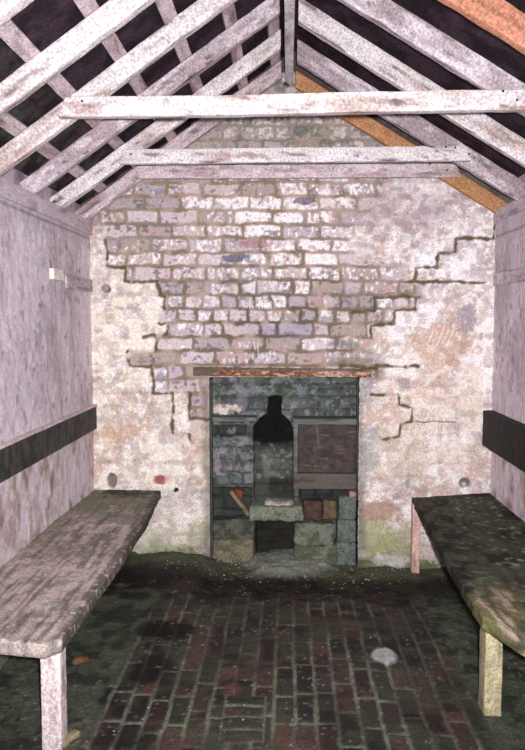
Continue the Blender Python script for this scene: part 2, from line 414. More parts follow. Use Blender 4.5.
pt(blob(U, Vv, 300, 400, 12, 18, 3), (118, 124, 128), .6)
m = rect(318, 388, 357, 418); pt(m, (50, 58, 50), .5); h -= .015 * m
pt(blob(U, Vv, 334, 393, 14, 3, 8), (96, 108, 98), .5); pt(blob(U, Vv, 334, 407, 16, 4, 9), (96, 104, 94), .5)
m = rect(213, 425, 245, 436); pt(m, (28, 26, 24), .8); h -= .02 * m
pt(blob(U, Vv, 224, 462, 14, 16, 6), (134, 126, 130), .6); pt(blob(U, Vv, 222, 470, 12, 6, 7), (170, 156, 160), .5)
# smoke throat: neck and shoulders
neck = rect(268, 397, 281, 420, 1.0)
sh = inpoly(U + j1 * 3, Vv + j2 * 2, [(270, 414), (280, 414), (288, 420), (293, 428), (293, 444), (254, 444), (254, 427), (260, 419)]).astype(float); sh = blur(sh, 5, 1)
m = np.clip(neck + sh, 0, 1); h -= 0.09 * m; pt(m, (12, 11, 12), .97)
m = rect(254, 444, 293, 505, 1.2); h -= 0.045 * m; pt(m, (66, 68, 60), .75); pt(rect(262, 446, 284, 478, 3), (110, 112, 100), .6); pt(rect(256, 440, 292, 452, 5), (22, 20, 20), .7)
pt(rect(269, 478, 293, 500, 2), (32, 32, 30), .8); pt(rect(253, 478, 269, 500, 2), (58, 60, 54), .6)
m = rect(212, 488, 252, 517, 2); h -= 0.035 * m; pt(m, (34, 34, 32), .8)
m = rect(300, 488, 358, 505, 2); h -= 0.05 * m; pt(m, (30, 27, 25), .85)
m = rect(255, 522, 295, 557, 1.2); h -= 0.13 * m; pt(m, (34, 30, 28), .9); pt(m * sst(.5, .65, n_hi), (70, 62, 54), .6)
pt(sst(.5, .6, fbm(U / 7, Vv / 7, 3, 290, 5)) * 1.0, (58, 60, 54), .65)
pt(sst(.56, .66, fbm(U / 5, Vv / 5, 9, 295, 5)) * (Vv < 480), (140, 140, 138), .45)
pt(sst(480, 540, Vv) * sst(.45, .6, n_lo * .5 + n_md * .5), (70, 78, 58), .6)
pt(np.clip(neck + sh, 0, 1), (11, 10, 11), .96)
pt(rect(255, 522, 295, 557, 1.2), (30, 26, 25), .85)
bc = bc * (0.8 + 0.4 * fbm(U / .9, Vv / .9, 0, 270, 2))[..., None]
h = np.clip(h, -0.16, 0.02)
P = np.stack([X, YR - h, Z], -1)
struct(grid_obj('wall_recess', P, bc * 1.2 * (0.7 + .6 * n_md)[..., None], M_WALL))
# jambs and soffit of the opening
def jamb(name, x, flip):
    ys = np.arange(YB - 0.004, YR + 0.03, 0.006); zs = np.arange(-0.14, OZT + 0.004, 0.006)
    Y, Z = np.meshgrid(ys, zs); n = fbm(Y * 40, Z * 40, 0, 300 + flip, 4)
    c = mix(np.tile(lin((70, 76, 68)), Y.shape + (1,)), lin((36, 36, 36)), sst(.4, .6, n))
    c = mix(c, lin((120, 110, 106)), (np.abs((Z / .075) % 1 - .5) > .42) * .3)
    struct(grid_obj(name, np.stack([x + (n - .5) * .006, Y, Z], -1), c, M_WALL, None, flip))
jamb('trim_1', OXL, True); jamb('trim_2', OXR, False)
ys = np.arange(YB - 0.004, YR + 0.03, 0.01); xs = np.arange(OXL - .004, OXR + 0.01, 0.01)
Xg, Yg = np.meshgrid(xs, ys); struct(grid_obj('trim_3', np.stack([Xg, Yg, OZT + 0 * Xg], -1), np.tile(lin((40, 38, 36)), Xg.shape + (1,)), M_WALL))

# ================================================================== SIDE WALLS
YF = -0.7
def side_wall(name, x, sgn, seed):
    ys = np.arange(YF, YB + 0.02, 0.011); zs = np.arange(-0.14, 2.235 if sgn < 0 else 2.30, 0.011)
    Y, Z = np.meshgrid(ys, zs)
    n1 = fbm(Y * 3, Z * 2.2, 0, seed, 4); n2 = fbm(Y * 12, Z * 8, 0, seed + 5, 4); n3 = fbm(Y * 40, Z * 40, 0, seed + 9, 3)
    st = fbm(Y * 20, Z * 6, 0, seed + 19, 4); n4 = fbm(Y * 22, Z * 22, 0, seed + 29, 4)
    c = np.tile(lin((222, 208, 216)), Y.shape + (1,))
    c = mix(c, lin((182, 164, 174)), sst(.42, .62, n1 * .5 + n2 * .5) * .75)
    c = mix(c, lin((240, 230, 236)), sst(.50, .62, st * .3 + n2 * .3 + n4 * .4) * .6)
    c = mix(c, lin((150, 136, 142)), sst(.54, .64, st * .3 + n4 * .4 + n1 * .3) * .6)
    c = mix(c, lin((136, 122, 126)), sst(.62, .72, n4) * .35)
    low = 1 - sst(.82, 1.0, Z)
    c = mix(c, lin((176, 152, 148)), low * sst(.40, .56, n2 * .6 + n1 * .4) * .85)
    c = mix(c, lin((224, 210, 208)), low * sst(.53, .62, n3 * .4 + n4 * .6) * .65)
    c = mix(c, lin((120, 108, 100)), low * sst(.60, .70, n2) * .5)
    c = mix(c, lin((104, 112, 84)), (1 - sst(.05, .40, Z + (n2 - .5) * .2)) * .8)
    # clean scar and smoother top strip
    strip = sst(2.02, 2.1, Z)
    c = mix(c, lin((196, 184, 192)), strip * .5)
    if sgn < 0:
        c = mix(c, lin((214, 206, 214)), (1 - sst(.03, .06, np.abs(Y - 3.95 + (n2 - .5) * .06))) * (1 - sst(1.9, 2.1, Z)) * sst(1.45, 1.7, Z) * .7)
    c = c * (0.86 + .28 * n3)[..., None]
    hh = (n2 - .5) * .016 + (n3 - .5) * .005 + (n1 - .5) * .02
    # laps between the boards / render lines
    for zl in (2.13,):
        g = 1 - sst(.002, .010, np.abs(Z - zl)); hh -= .006 * g; c = mix(c, lin((110, 100, 112)), g * .7)
    struct(grid_obj(name, np.stack([x - sgn * hh, Y, Z], -1), c, M_WALL, None, sgn < 0))
def infill(name, x, z0, seed, flip):
    ys = np.arange(YF, YB + .1, .02); zs = np.arange(z0 - .06, 2.6, .02); Y, Z = np.meshgrid(ys, zs)
    n = fbm(Y * 12, Z * 12, 0, seed, 4); n2 = fbm(Y * 30, Z * 5, 0, seed + 3, 4)
    c = mix(np.tile(lin((200, 184, 194)), Y.shape + (1,)), lin((140, 126, 134)), sst(.45, .6, n * .5 + n2 * .5))
    struct(grid_obj(name, np.stack([x + (n - .5) * .01, Y, Z], -1), c, M_WALL, None, flip))
infill('trim_4', XL - .065, 2.23, 450, True); infill('trim_5', XR + .07, 2.29, 460, False)
side_wall('wall_left', XL, -1, 400); side_wall('wall_right', XR, 1, 430)

# ================================================================== FLOOR
xs = np.arange(XL - .02, XR + .02, .008); ys = np.arange(YF, YB + .36, .008)
Y, X = np.meshgrid(ys, xs, indexing='ij')
w1 = (fbm(X * 6, Y * 6, 0, 503, 3) - .5) * .02; w2 = (fbm(X * 6, Y * 6, 3, 505, 3) - .5) * .03
q, b1, b2, kk, bi = bricks((Y + w2) * 100, -(X + w1) * 100, 100, 8.6, 24, -80, 560, 31, (24, 24))
ci = (X > -.26) & (X < -.088) & (Y > 2.64) & (Y < 2.98)
q2, c1_, c2_, _, _ = bricks((X + w1) * 100 + 25.6, -(Y + w2) * 100, -200, 8.5, 16, -17.2, 200, 3, (17.2, 17.2))
q2 = np.minimum(np.abs((((Y + w2) / .085) % 1) - .5) * -8.5 + 4.25, np.minimum(np.abs(X + w1 + .26), np.abs(X + w1 + .088)) * 100)
q = np.where(ci, q2, q); b1 = np.where(ci, h3(np.floor((Y + w2) / .085), X * 0, X * 0 + 3), b1)
n_lo = fbm(X * 3.5, Y * 3.5, 0, 540, 4); n_md = fbm(X * 12, Y * 12, 0, 550, 4); n_hi = fbm(X * 45, Y * 45, 0, 560, 3)
lu = np.abs(((100 + (X + w1) * 100) / 8.6) - np.round((100 + (X + w1) * 100) / 8.6)) * 8.6
jl = 1 - sst(.4, 1.15, lu - (n_hi - .5) * 1.0)
joint = (1 - sst(.35, 1.0, q - (n_hi - .5) * .8))
joint = np.where(ci, joint * .7, np.maximum(joint * (.35 + .65 * sst(3.6, 2.8, Y)), jl))
soil = sst(3.95, 4.35, Y + (n_md - .5) * .5)
edgeL = 1 - sst(-.80, -.74, X + (n_md - .5) * .1 ); edgeR = sst(.74, .80, X + (n_md - .5) * .12 - (Y > 3.2) * 0.0)
plain = np.clip(edgeL + edgeR + soil * .85, 0, 1)
jst = (1 - plain) * (0.45 + .8 * sst(.35, .6, n_lo))
c = np.zeros(X.shape + (3,)); pal = [lin(k) for k in ((76, 64, 60), (68, 62, 56), (82, 66, 60), (64, 64, 54), (94, 72, 64), (74, 72, 62))]
pi_ = (b1 * 5.999).astype(int)
for i, p in enumerate(pal): c[pi_ == i] = p
c = mix(c, lin((40, 36, 34)), sst(.45, .62, n_md) * .7)
c = mix(c, lin((80, 86, 68)), sst(.50, .62, fbm(X * 7, Y * 7, 0, 570)) * .4)
c = mix(c, lin((120, 122, 104)), joint * np.clip(jst, 0, 1) * .85 * (.45 + .9 * sst(.4, .6, fbm(X * 5, Y * 5, 2, 590))))
side = mix(np.tile(lin((92, 98, 82)), X.shape + (1,)), lin((62, 66, 56)), sst(.42, .6, n_md))
side = mix(side, lin((128, 130, 112)), sst(.56, .66, n_hi * .5 + n_lo * .5) * .5)
sp = np.clip(edgeL + edgeR, 0, 1)
c = c * (1 - sp[..., None]) + side * sp[..., None]
so = mix(np.tile(lin((56, 46, 42)), X.shape + (1,)), lin((34, 30, 28)), sst(.42, .6, n_md))
so = mix(so, lin((70, 74, 54)), sst(.5, .65, n_lo) * .5)
so = mix(so, lin((104, 106, 84)), sst(4.50, 4.75, Y + (n_md - .5) * .35) * .8)
c = c * (1 - soil[..., None]) + so * soil[..., None]
# hearth wash of old mortar in front of the fireplace
hm = np.exp(-(((X - .02) / .34) ** 2 + ((Y - 4.88) / .26) ** 2)); hm = sst(.25, .7, hm + (n_md - .5) * .3)
c = mix(c, lin((164, 168, 152)), hm * .9)
def fb(px, py, rx, ry, cc, am, rag=.5):
    global c
    p = atZ(px, py, 0); d = np.hypot((X - p[0]) / rx, (Y - p[1]) / ry) + (n_md - .5) * rag * 2
    m = 1 - sst(.7, 1.05, d); c = mix(c, lin(cc), m * am); return m
fb(165, 630, .16, .12, (20, 18, 18), .85); fb(152, 668, .10, .16, (24, 22, 22), .8); fb(130, 735, .12, .1, (30, 28, 26), .5)
m1 = fb(385, 657, .065, .10, (205, 198, 196), .9, .35); fb(232, 690, .05, .10, (110, 70, 64), .6); fb(300, 740, .12, .1, (110, 76, 70), .4)
fb(205, 635, .06, .2, (96, 74, 68), .5)
fl = (_rs.rand(*X.shape) > .988) * (n_lo > .42)
fl2 = np.maximum(fl, 0.5 * (np.roll(fl, 1, 0) | np.roll(fl, 1, 1)))
c = mix(c, lin((196, 190, 190)), fl2 * .6 * (_rs.rand(*X.shape)))
c = c * (.75 + .5 * fbm(X * 110, Y * 110, 0, 580, 2))[..., None]
hz = -.006 * joint * np.clip(jst, 0, 1) + (b1 - .5) * .006 * (1 - plain) + (n_md - .5) * .012 + (n_hi - .5) * .004 + (n_lo - .5) * .02
hz -= .085 * sst(3.5, 4.75, Y) * sst(-.62, -.40, X)
hz += soil * .006 * (n_hi - .3) + hm * .035 + sst(4.6, 4.83, Y) * .03 * n_md + m1 * .01
struct(grid_obj('floor', np.stack([X, Y, hz], -1), c * .72, M_FLOOR))

# ================================================================== ROOF
SL, SR = 0.70, 0.62
def rafter(side, yback, colf, label, foot=None, wood=.05, dep=.088, mat=M_WOOD, z_off=0., group='rafters'):
    s = SL if side < 0 else SR; xe = (XL - .055) if side < 0 else (XR + .03)
    if foot: xe = foot
    x0 = side * .02; ang = math.atan(s); L = abs(xe - x0) / math.cos(ang)
    xm = (x0 + xe) / 2; zb = APEX - s * abs(xm) + z_off
    # centre sits half a depth above the underside, measured square to the slope
    nx, nz = side * math.sin(ang), math.cos(ang)
    loc = (xm + nx * dep / 2, yback - wood / 2, zb + nz * dep / 2)
    def warp(V):      # plumb cuts at ridge and foot
        V = V.copy(); t = math.tan(ang)
        k = np.abs(V[:, 0]) / (L / 2)
        V[:, 0] += side * (V[:, 2]) * t * -1 * sst(.6, 1, k)
        return V
    o = block('rafter', (L, wood, dep), loc, colf, mat, rot=(0, side * ang, 0), r=.006, step=.012, xstep=.015, amp=.0035, asc=14, warp=warp, bend=.012)
    tag(o, label, 'rafter', group); return o
yl = [1.86, 2.35, 2.86, 3.33, 3.80, 4.28, 4.775]; yr = [1.86, 2.38, 2.89, 3.39, 3.90, 4.36, 4.79]
ordn = ['nearest the wall', 'second from the brick gable', 'third from the brick gable', 'fourth from the brick gable', 'fifth from the brick gable', 'sixth from the brick gable', 'seventh from the brick gable']
cl = [PAINT2, PAINT, PAINT, PAINT, PAINT2, PAINT, PAINT3]
for i, y in enumerate(yl):
    n = 6 - i
    lab = 'whitewashed rafter of the left roof slope, ' + (ordn[n] if n else 'lying against the brick gable')
    rafter(-1, y, cl[i] if n else PAINT3, lab, group='whitewashed rafters of the left slope')
cr = [PAINT, PAINT, ORANGE2, PAINT2, PAINT, PAINT2, ORANGE]
for i, y in enumerate(yr):
    n = 6 - i
    if cr[i] is ORANGE: lab, g = 'bare orange-brown rafter of the right slope lying against the brick gable', 'unpainted rafters of the right slope'
    elif cr[i] is ORANGE2: lab, g = 'bare reddish-orange rafter high at the upper right, in front of the whitewashed ones', 'unpainted rafters of the right slope'
    else: lab, g = 'peeling whitewashed rafter of the right roof slope, ' + ordn[n], 'whitewashed rafters of the right slope'
    rafter(1, y, cr[i], lab, dep=.108 if n else .09, group=g, z_off=(-.065, -.05, -.015, 0, 0, 0, 0)[n])
# ridge board
o = block('ridge_board', (YB + .6, .05, .17), (0.003, (YB - .6) / 2, APEX - .065 + .085), c_timber((214, 206, 212), (188, 176, 182), (120, 112, 116), .5, .6), M_WOOD, rot=(0, 0, math.pi / 2), r=.005, step=.012, xstep=.03, amp=.002)
tag(o, 'grey timber ridge board running along the roof apex to the gable', 'ridge board')
# battens over the left rafters
places = ['lowest, just above the wall top', 'second from the bottom', 'third from the bottom', 'fourth from the bottom', 'fifth from the bottom', 'topmost, beside the ridge']
angL = math.atan(SL)
for i, bx in enumerate((-1.20, -.975, -.745, -.52, -.29, -.085)):
    dz = .088 / math.cos(angL) + .016
    z = APEX + SL * bx + dz
    o = block('roof_batten', (YB - 1.2, .068, .02), (bx, (YB + 1.2) / 2, z), PAINT3, M_WOOD, rot=(0, -angL, 0), r=.003, step=.012, xstep=.02, amp=.0015)
    # length runs along the building
    V = np.zeros(len(o.data.vertices) * 3, np.float32); o.data.vertices.foreach_get('co', V); V = V.reshape(-1, 3)
    V = V[:, [1, 0, 2]]; o.data.vertices.foreach_set('co', V.ravel()); o.data.flip_normals(); o.data.update()
    tag(o, 'pale batten nailed across the left rafters, ' + places[i], 'batten', 'battens over the left rafters')
# slates above
for nm, side, s, xe, off in (('roof_left', -1, SL, XL - .12, .125), ('roof_right', 1, SR, XR + .12, .155)):
    tt = np.linspace(0, 1, 90); ys = np.arange(YF, YB + .16, .03)
    T, Yg = np.meshgrid(tt, ys); Xg = T * xe
    n = fbm(Xg * 14, Yg * 14, 0, 600, 3); course = ((T * 9) % 1) * .012
    c = mix(np.tile(lin((66, 52, 62)), T.shape + (1,)), lin((44, 36, 42)), sst(.4, .6, n))
    low = sst(.6, .95, T) * sst(.5, .62, fbm(Xg * 22, Yg * 22, 0, 610, 3)) * (side < 0)
    c = mix(c, lin((90, 100, 80)), low * .6)
    Zg = APEX - s * np.abs(Xg) + off / math.cos(math.atan(s)) + course
    o = struct(grid_obj(nm, np.stack([Xg, Yg, Zg], -1), c, M_ROOF, None, side > 0)); o.name = 'ceiling' if side < 0 else 'ceiling_right'
# wall plates
def plate(sgn):
    x = XL if sgn < 0 else XR; p = atX(44, 204, XL) if sgn < 0 else atX(510, 217, XR)
    zt = 2.235 if sgn < 0 else 2.30
    o = block('wall_plate', (YB - YF, .09, .085 if sgn < 0 else .075), (x + sgn * .0245, (YB + YF) / 2, zt - .045), c_timber((206, 192, 200), (176, 160, 170), (120, 106, 116), .5, .5), M_WOOD,
              rot=(0, 0, math.pi / 2), r=.004, step=.012, xstep=.03, amp=.002)
    tag(o, ('pale grey timber wall plate along the top of the %s wall under the rafters' % ('left' if sgn < 0 else 'right')), 'wall plate', 'wall plates')
plate(-1); plate(1)

# tie beams
def tie(pl_, pr_, y, hgt, thick, colf, label, nails):
    a, b = atY(pl_[0], pl_[1], y - thick), atY(pr_[0], pr_[1], y - thick)
    mid = (a + b) / 2; L = np.linalg.norm(b - a); ang = math.atan2(b[2] - a[2], b[0] - a[0])
    def warp(V):
        V = V.copy(); k = V[:, 0] / (L / 2)
        V[:, 0] -= np.sign(V[:, 0]) * np.clip(V[:, 2] / hgt + .5, 0, 1) * .035 * sst(.85, 1, np.abs(k))
        return V
    o = block('tie_beam', (L, thick, hgt), (mid[0], y - thick / 2, mid[2]), colf, M_WOOD, rot=(0, -ang, 0), r=.006, step=.011, xstep=.014, amp=.003, asc=10, warp=warp, bend=.008)
    tag(o, label, 'tie beam', 'tie beams across the roof')
    for (px, py) in nails:
        p = atY(px, py, y - thick - .001)
        nb = block('nail', (.011, .006, .011), (0, 0, 0), c_timber((60, 40, 36), (70, 46, 40), (40, 30, 30)), M_IRON, r=.003, step=.004, amp=.0005, parent=o)
        ca, sa = math.cos(ang), math.sin(ang); dx, dz = p[0] - mid[0], p[2] - mid[2]
        nb.location = (dx * ca + dz * sa, -thick / 2 - .001, -dx * sa + dz * ca)
        if 'label' in nb: del nb['label']
tie((57, 107), (540, 98.5), 3.278, .086, .05, PAINT, 'long whitewashed tie beam across the roof, nearest and highest in view', [(82, 101), (503, 91), (517, 100)])
tie((118, 156), (472, 153), 4.228, .082, .045, PAINT, 'whitewashed tie beam in the middle, just in front of the one at the brick gable', [(131, 154), (446, 147), (455, 147.5), (469, 154)])
tie((134, 171.5), (462, 170), 4.722, .085, .04, PAINT3, 'dull grey-pink tie beam resting against the brick gable', [(430, 164), (447, 170)])
# hook at the ridge
p = atY(287, 86, 4.3)
t = block('iron_hook', (.035, .012, .012), (p[0] - .0, p[1], p[2] + .01), c_timber((40, 36, 34), (50, 44, 40), (30, 26, 26)), M_IRON, rot=(0, .7, 0), r=.005, step=.006, amp=.001)
tag(t, 'small dark iron hook under the ridge board near the gable', 'hook')

# ================================================================== LINTEL AND FIREPLACE FITTINGS
a, b = atY(193, 371, YB), atY(371, 373, YB)
def c_lintel(V, sd):
    n = fbm(V[:, 0] * 30, V[:, 1] * 60, V[:, 2] * 90, sd, 4); n2 = fbm(V[:, 0] * 90, V[:, 1] * 90, V[:, 2] * 160, sd + 3, 3)
    c = mix(np.tile(lin((150, 98, 58)), (len(V), 1)), lin((84, 54, 42)), sst(.38, .56, n2))
    c = mix(c, lin((214, 176, 150)), sst(.54, .64, n) * .8)
    c = mix(c, lin((206, 180, 172)), sst(.18, .32, V[:, 0]) * (1 - sst(.42, .48, V[:, 0])) * sst(.45, .55, n2) * .8)
    c = mix(c, lin((96, 82, 66)), (1 - sst(-.49, -.40, V[:, 0])) * .9)
    return mix(c, lin((84, 74, 62)), sst(.007, .016, V[:, 2] + (n - .5) * .02) * .8)
o = block('fireplace_lintel', (b[0] - a[0], .13, .058), ((a[0] + b[0]) / 2, YB + .055, (a[2] + b[2]) / 2 - .002), c_lintel, M_IRON, rot=(0, .008, 0), r=.006, step=.007, xstep=.007, amp=.003, asc=25)
tag(o, 'rusty orange iron lintel bar over the fireplace opening', 'lintel')

IRON = c_timber((104, 108, 102), (78, 84, 78), (50, 42, 36), .5, .6)
IRON_D = c_timber((60, 62, 58), (46, 48, 44), (66, 46, 36), .5, .6)
def bar(name, x0, y0, x1, y1, Y, thick, dep, colf, mat, label, cat, group=None, parent=None, **kw):
    """a piece spanning picture box (x0,y0)-(x1,y1) on its front face at depth Y"""
    a = atY(x0, y1, Y); b = atY(x1, y0, Y)
    w, hgt = b[0] - a[0], b[2] - a[2]
    loc = np.array([(a[0] + b[0]) / 2, Y + dep / 2, (a[2] + b[2]) / 2])
    if parent is not None: loc = loc - np.array(parent.location)
    o = block(name, (w, dep, hgt), loc, colf, mat, parent=parent, **kw)
    if label: tag(o, label, cat, group)
    return o
K = dict(r=.003, step=.006, amp=.0015, asc=30)
bar('iron_shelf', 210.5, 417.5, 256, 421.5, YB + .06, 0, .15, IRON, M_IRON, 'short rusted iron shelf in the left side of the fireplace, level with the soot mark', 'shelf', 'iron shelves in the fireplace', **K)
bar('iron_shelf', 293, 419, 359, 424.5, YB + .05, 0, .16, IRON, M_IRON, 'longer grey iron shelf over the dark oven panel in the fireplace', 'shelf', 'iron shelves in the fireplace', **K)
bar('iron_strip', 209, 379, 212, 556, YB + .012, 0, .03, IRON_D, M_IRON, 'dark upright iron strip against the left jamb of the fireplace', 'iron strip', 'upright strips in the fireplace', **K)
bar('iron_strip', 356, 379, 359, 500, YB + .012, 0, .03, IRON_D, M_IRON, 'dark upright iron strip against the right jamb of the fireplace', 'iron strip', 'upright strips in the fireplace', **K)
# oven
e = empty('oven_front', (atY(327, 492, YB + .09)))
def c_door(V, sd):
    n = fbm(V[:, 0] * 30, V[:, 1] * 30, V[:, 2] * 30, sd, 4); n2 = fbm(V[:, 0] * 12, V[:, 1] * 12, V[:, 2] * 60, sd + 3, 4)
    c = mix(np.tile(lin((74, 58, 56)), (len(V), 1)), lin((50, 44, 42)), sst(.4, .6, n))
    c = mix(c, lin((124, 98, 78)), sst(.66, .74, n2) * .6)
    return mix(c, lin((110, 100, 96)), (1 - sst(.003, .009, np.abs(V[:, 0] + .055 - V[:, 2] * -.12))) * sst(.0, .03, V[:, 2]) * .6)
bar('door_panel', 298, 425, 357, 474, YB + .115, 0, .02, c_door, M_IRON, None, None, parent=e, **K)
bar('frame_stile', 293.5, 424, 298, 489, YB + .075, 0, .1, IRON, M_IRON, None, None, parent=e, **K)
bar('bottom_rail', 293.5, 474, 358, 489, YB + .07, 0, .11, c_timber((92, 84, 76), (66, 62, 56), (60, 44, 36), .5, .6), M_IRON, None, None, parent=e, **K)
tag(e, 'dark rusty oven panel with pale edge strip, right half of the fireplace', 'oven front')
# stones and brick stacks in the hearth
def c_stone(a, b_, d, dd=.5):
    A, B, D = lin(a), lin(b_), lin(d)
    def f(V, sd):
        n = fbm(V[:, 0] * 25, V[:, 1] * 25, V[:, 2] * 25, sd, 4); n2 = fbm(V[:, 0] * 80, V[:, 1] * 80, V[:, 2] * 80, sd + 3, 3)
        c = mix(np.tile(A, (len(V), 1)), B, sst(.42, .58, n)); return mix(c, D, sst(.5, .62, n2 * .6 + n * .4) * dd) * (.85 + .3 * n2)[:, None]
    return f
ST = c_stone((122, 122, 108), (92, 98, 80), (60, 62, 54)); STG = c_stone((106, 116, 108), (82, 92, 86), (128, 130, 124))
KS = dict(r=.018, step=.006, amp=.013, asc=16)
g = 'loose stones in the hearth'
bar('hearth_ledge', 249, 507, 303, 521, YB + .02, 0, .17, c_stone((124, 130, 112), (98, 106, 88), (150, 146, 136)), M_STONE, 'grey-green stone ledge over the small dark firebox', 'ledge', **KS)
bar('mortar_lump', 264, 501, 294, 508.5, YB + .06, 0, .1, c_stone((180, 168, 166), (130, 124, 118), (90, 88, 80)), M_STONE, 'pale lump of mortar lying on the ledge over the firebox', 'mortar', **dict(KS, amp=.006))
bar('hearth_stone', 294, 524, 334, 546, YB + .05, 0, .15, ST, M_STONE, 'squared grey stone right of the firebox, upper of two', 'stone', g, **KS)
bar('hearth_stone', 294, 546, 338, 564, YB + .04, 0, .16, ST, M_STONE, 'broad flat grey stone right of the firebox, lower of two', 'stone', g, **KS)
bar('hearth_stone', 212, 520, 255, 541, YB + .06, 0, .14, c_stone((96, 94, 84), (72, 78, 62), (50, 50, 48)), M_STONE, 'dark mossy stone left of the firebox, upper of two', 'stone', g, **KS)
bar('hearth_stone', 211.5, 540, 254, 566, YB + .04, 0, .16, c_stone((124, 118, 98), (92, 96, 70), (100, 84, 80)), M_STONE, 'large yellow-green stone at the bottom left of the hearth', 'stone', g, **KS)
for i, (y0, y1, lab) in enumerate(((497, 520, 'topmost of the green brick stack by the right jamb'), (520, 543, 'middle block of the green brick stack by the right jamb'), (543, 568, 'bottom block of the green brick stack by the right jamb'))):
    bar('brick_block', 338.5 - i * 1.2, y0, 356.5, y1, YB + .03 - i * .003, 0, .16, STG, M_STONE, 'blue-green brick, ' + lab, 'brick', 'green bricks by the right jamb', **dict(KS, amp=.005))
bar('rust_brick', 303, 501, 322, 521, YB + .09, 0, .1, c_stone((92, 68, 60), (72, 56, 50), (56, 50, 46)), M_STONE, 'dark reddish brick under the oven panel, beside the ledge', 'brick', 'reddish bricks under the oven panel', **dict(KS, amp=.005))
bar('rust_brick', 323, 501, 337, 520, YB + .085, 0, .1, c_stone((120, 96, 74), (96, 80, 62), (80, 78, 64)), M_STONE, 'orange-brown brick under the oven panel, next to the green stack', 'brick', 'reddish bricks under the oven panel', **dict(KS, amp=.005))
bar('round_stone', 349, 491, 357, 498, YB + .03, 0, .05, c_stone((172, 140, 124), (130, 108, 92), (90, 80, 66)), M_STONE, 'small round pinkish stone at the right end below the oven', 'stone', g, **dict(KS, r=.02, amp=.003))
p = atY(240, 502, YB + .09)
o = block('slanting_slab', (.21, .09, .028), (p[0], p[1], p[2]), c_stone((130, 120, 96), (96, 96, 76), (140, 60, 48), .4), M_STONE, rot=(0, .92, 0), r=.008, step=.007, amp=.004)
tag(o, 'thin slanting slab leaning in the lower left hollow of the fireplace', 'slab')
p = atY(238, 494, YB + .13)
o = block('red_brick', (.065, .07, .075), (p[0], p[1], p[2]), c_stone((136, 66, 54), (104, 58, 48), (70, 56, 48)), M_STONE, rot=(0, .25, 0), r=.008, step=.007, amp=.004)
tag(o, 'broken bright red brick wedged in the left of the fireplace', 'brick')

# ================================================================== WALL BOARDS
def c_board(V, sd):
    n = fbm(V[:, 0] * 4, V[:, 1] * 40, V[:, 2] * 12, sd, 4); n2 = fbm(V[:, 0] * 30, V[:, 1] * 30, V[:, 2] * 8, sd + 4, 4)
    c = mix(np.tile(lin((74, 72, 68)), (len(V), 1)), lin((44, 46, 44)), sst(.4, .6, n2))
    return mix(c, lin((96, 94, 88)), sst(.56, .70, n * .4 + n2 * .6) * .5)
def c_board_black(V, sd):
    return c_board(V, sd) * .22
a, b = atX(93, 408.5, XL + .02), atX(0, 447, XL + .02); zt = (a[2] + b[2]) / 2
a2, b2_ = atX(93, 431, XL + .02), atX(0, 482, XL + .02); zb = (a2[2] + b2_[2]) / 2
print('left board', a[2], b[2], a2[2], b2_[2], a[1], b[1])
def along_y(name, y0, y1, x0, x1, z0, z1, colf, mat, parent=None, **kw):
    loc = np.array([(x0 + x1) / 2, (y0 + y1) / 2, (z0 + z1) / 2])
    if parent is not None: loc = loc - np.array(parent.location)
    return block(name, (y1 - y0, abs(x1 - x0), z1 - z0), loc, colf, mat, rot=(0, 0, math.pi / 2), parent=parent, **kw)
KB = dict(r=.004, step=.012, xstep=.02, amp=.002)
e = empty('backrest_board', (XL + .012, 3.0, zb))
along_y('board', .4, YB - .005, XL - .008, XL + .026, zb, zt, c_board, M_DARK, e, **KB)
along_y('top_edge', .4, YB - .005, XL - .008, XL + .032, zt, zt + .013, c_timber((214, 196, 196), (180, 160, 156), (120, 106, 100)), M_WOOD, e, **KB)['label'] = 'pale whitewashed top edge'
for yy, zz in ((4.0, zt - .012), (3.62, zt - .01)):
    o = block('nail', (.012, .022, .03), np.array([XL + .028, yy, zz]) - np.array(e.location), c_timber((30, 26, 24), (36, 30, 28), (20, 18, 18)), M_IRON, r=.004, step=.006, amp=.001, parent=e)
tag(e, 'dark weathered backrest board with pale top edge along the left wall above the bench', 'backrest board', 'backrest boards')
xr = XR - .065
a, b = atX(481.5, 410, xr), atX(525, 429, xr); a2, b2_ = atX(481, 446, xr), atX(525, 472, xr)
print('right board', a, b, a2, b2_)
e = empty('backrest_board', (XR - .02, 3.0, (a2[2] + b2_[2]) / 2))
yend = min(YB - .005, max(a[1], a2[1]))
along_y('board', .4, YB - .02, xr, XR + .01, (a2[2] + b2_[2]) / 2, (a[2] + b[2]) / 2, c_board_black, M_DARK, e, **dict(KB, r=.01, amp=.003))
tag(e, 'thick black backrest board along the right wall above the bench', 'backrest board', 'backrest boards')

# embedded strips in the walls
a, b = atX(60, 270, XL), atX(97, 279, XL); a2 = atX(97, 291, XL)
al = atX(64, 270, XL); print('strip L', al, a2)
o = along_y('timber_strip', al[1], YB - .01, XL - .02, XL + .016, 1.775, 1.855, c_timber((190, 178, 186), (160, 148, 156), (104, 94, 100), .5, .6), M_WOOD, **KB)
tag(o, 'short grey timber strip let into the left wall at the back corner', 'timber strip', 'timber strips let into the walls')
a = atX(52, 268, XL + .02); b = atX(63, 281, XL + .02)
o = along_y('wall_block', a[1], b[1], XL - .01, XL + .03, b[2], a[2], c_stone((246, 238, 232), (236, 226, 218), (214, 204, 196), .3), M_WALL, r=.004, step=.01, amp=.001)
tag(o, 'small square white block on the left wall beside the timber strip', 'block')
a = atX(486, 279, XR); b = atX(525, 267, XR); b2_ = atX(525, 281, XR); print('strip R', a, b, b2_)
o = along_y('timber_strip', 3.55, YB - .01, XR - .014, XR + .02, b2_[2], b[2], c_timber((200, 188, 194), (170, 156, 164), (110, 100, 104), .5, .6), M_WOOD, **KB)
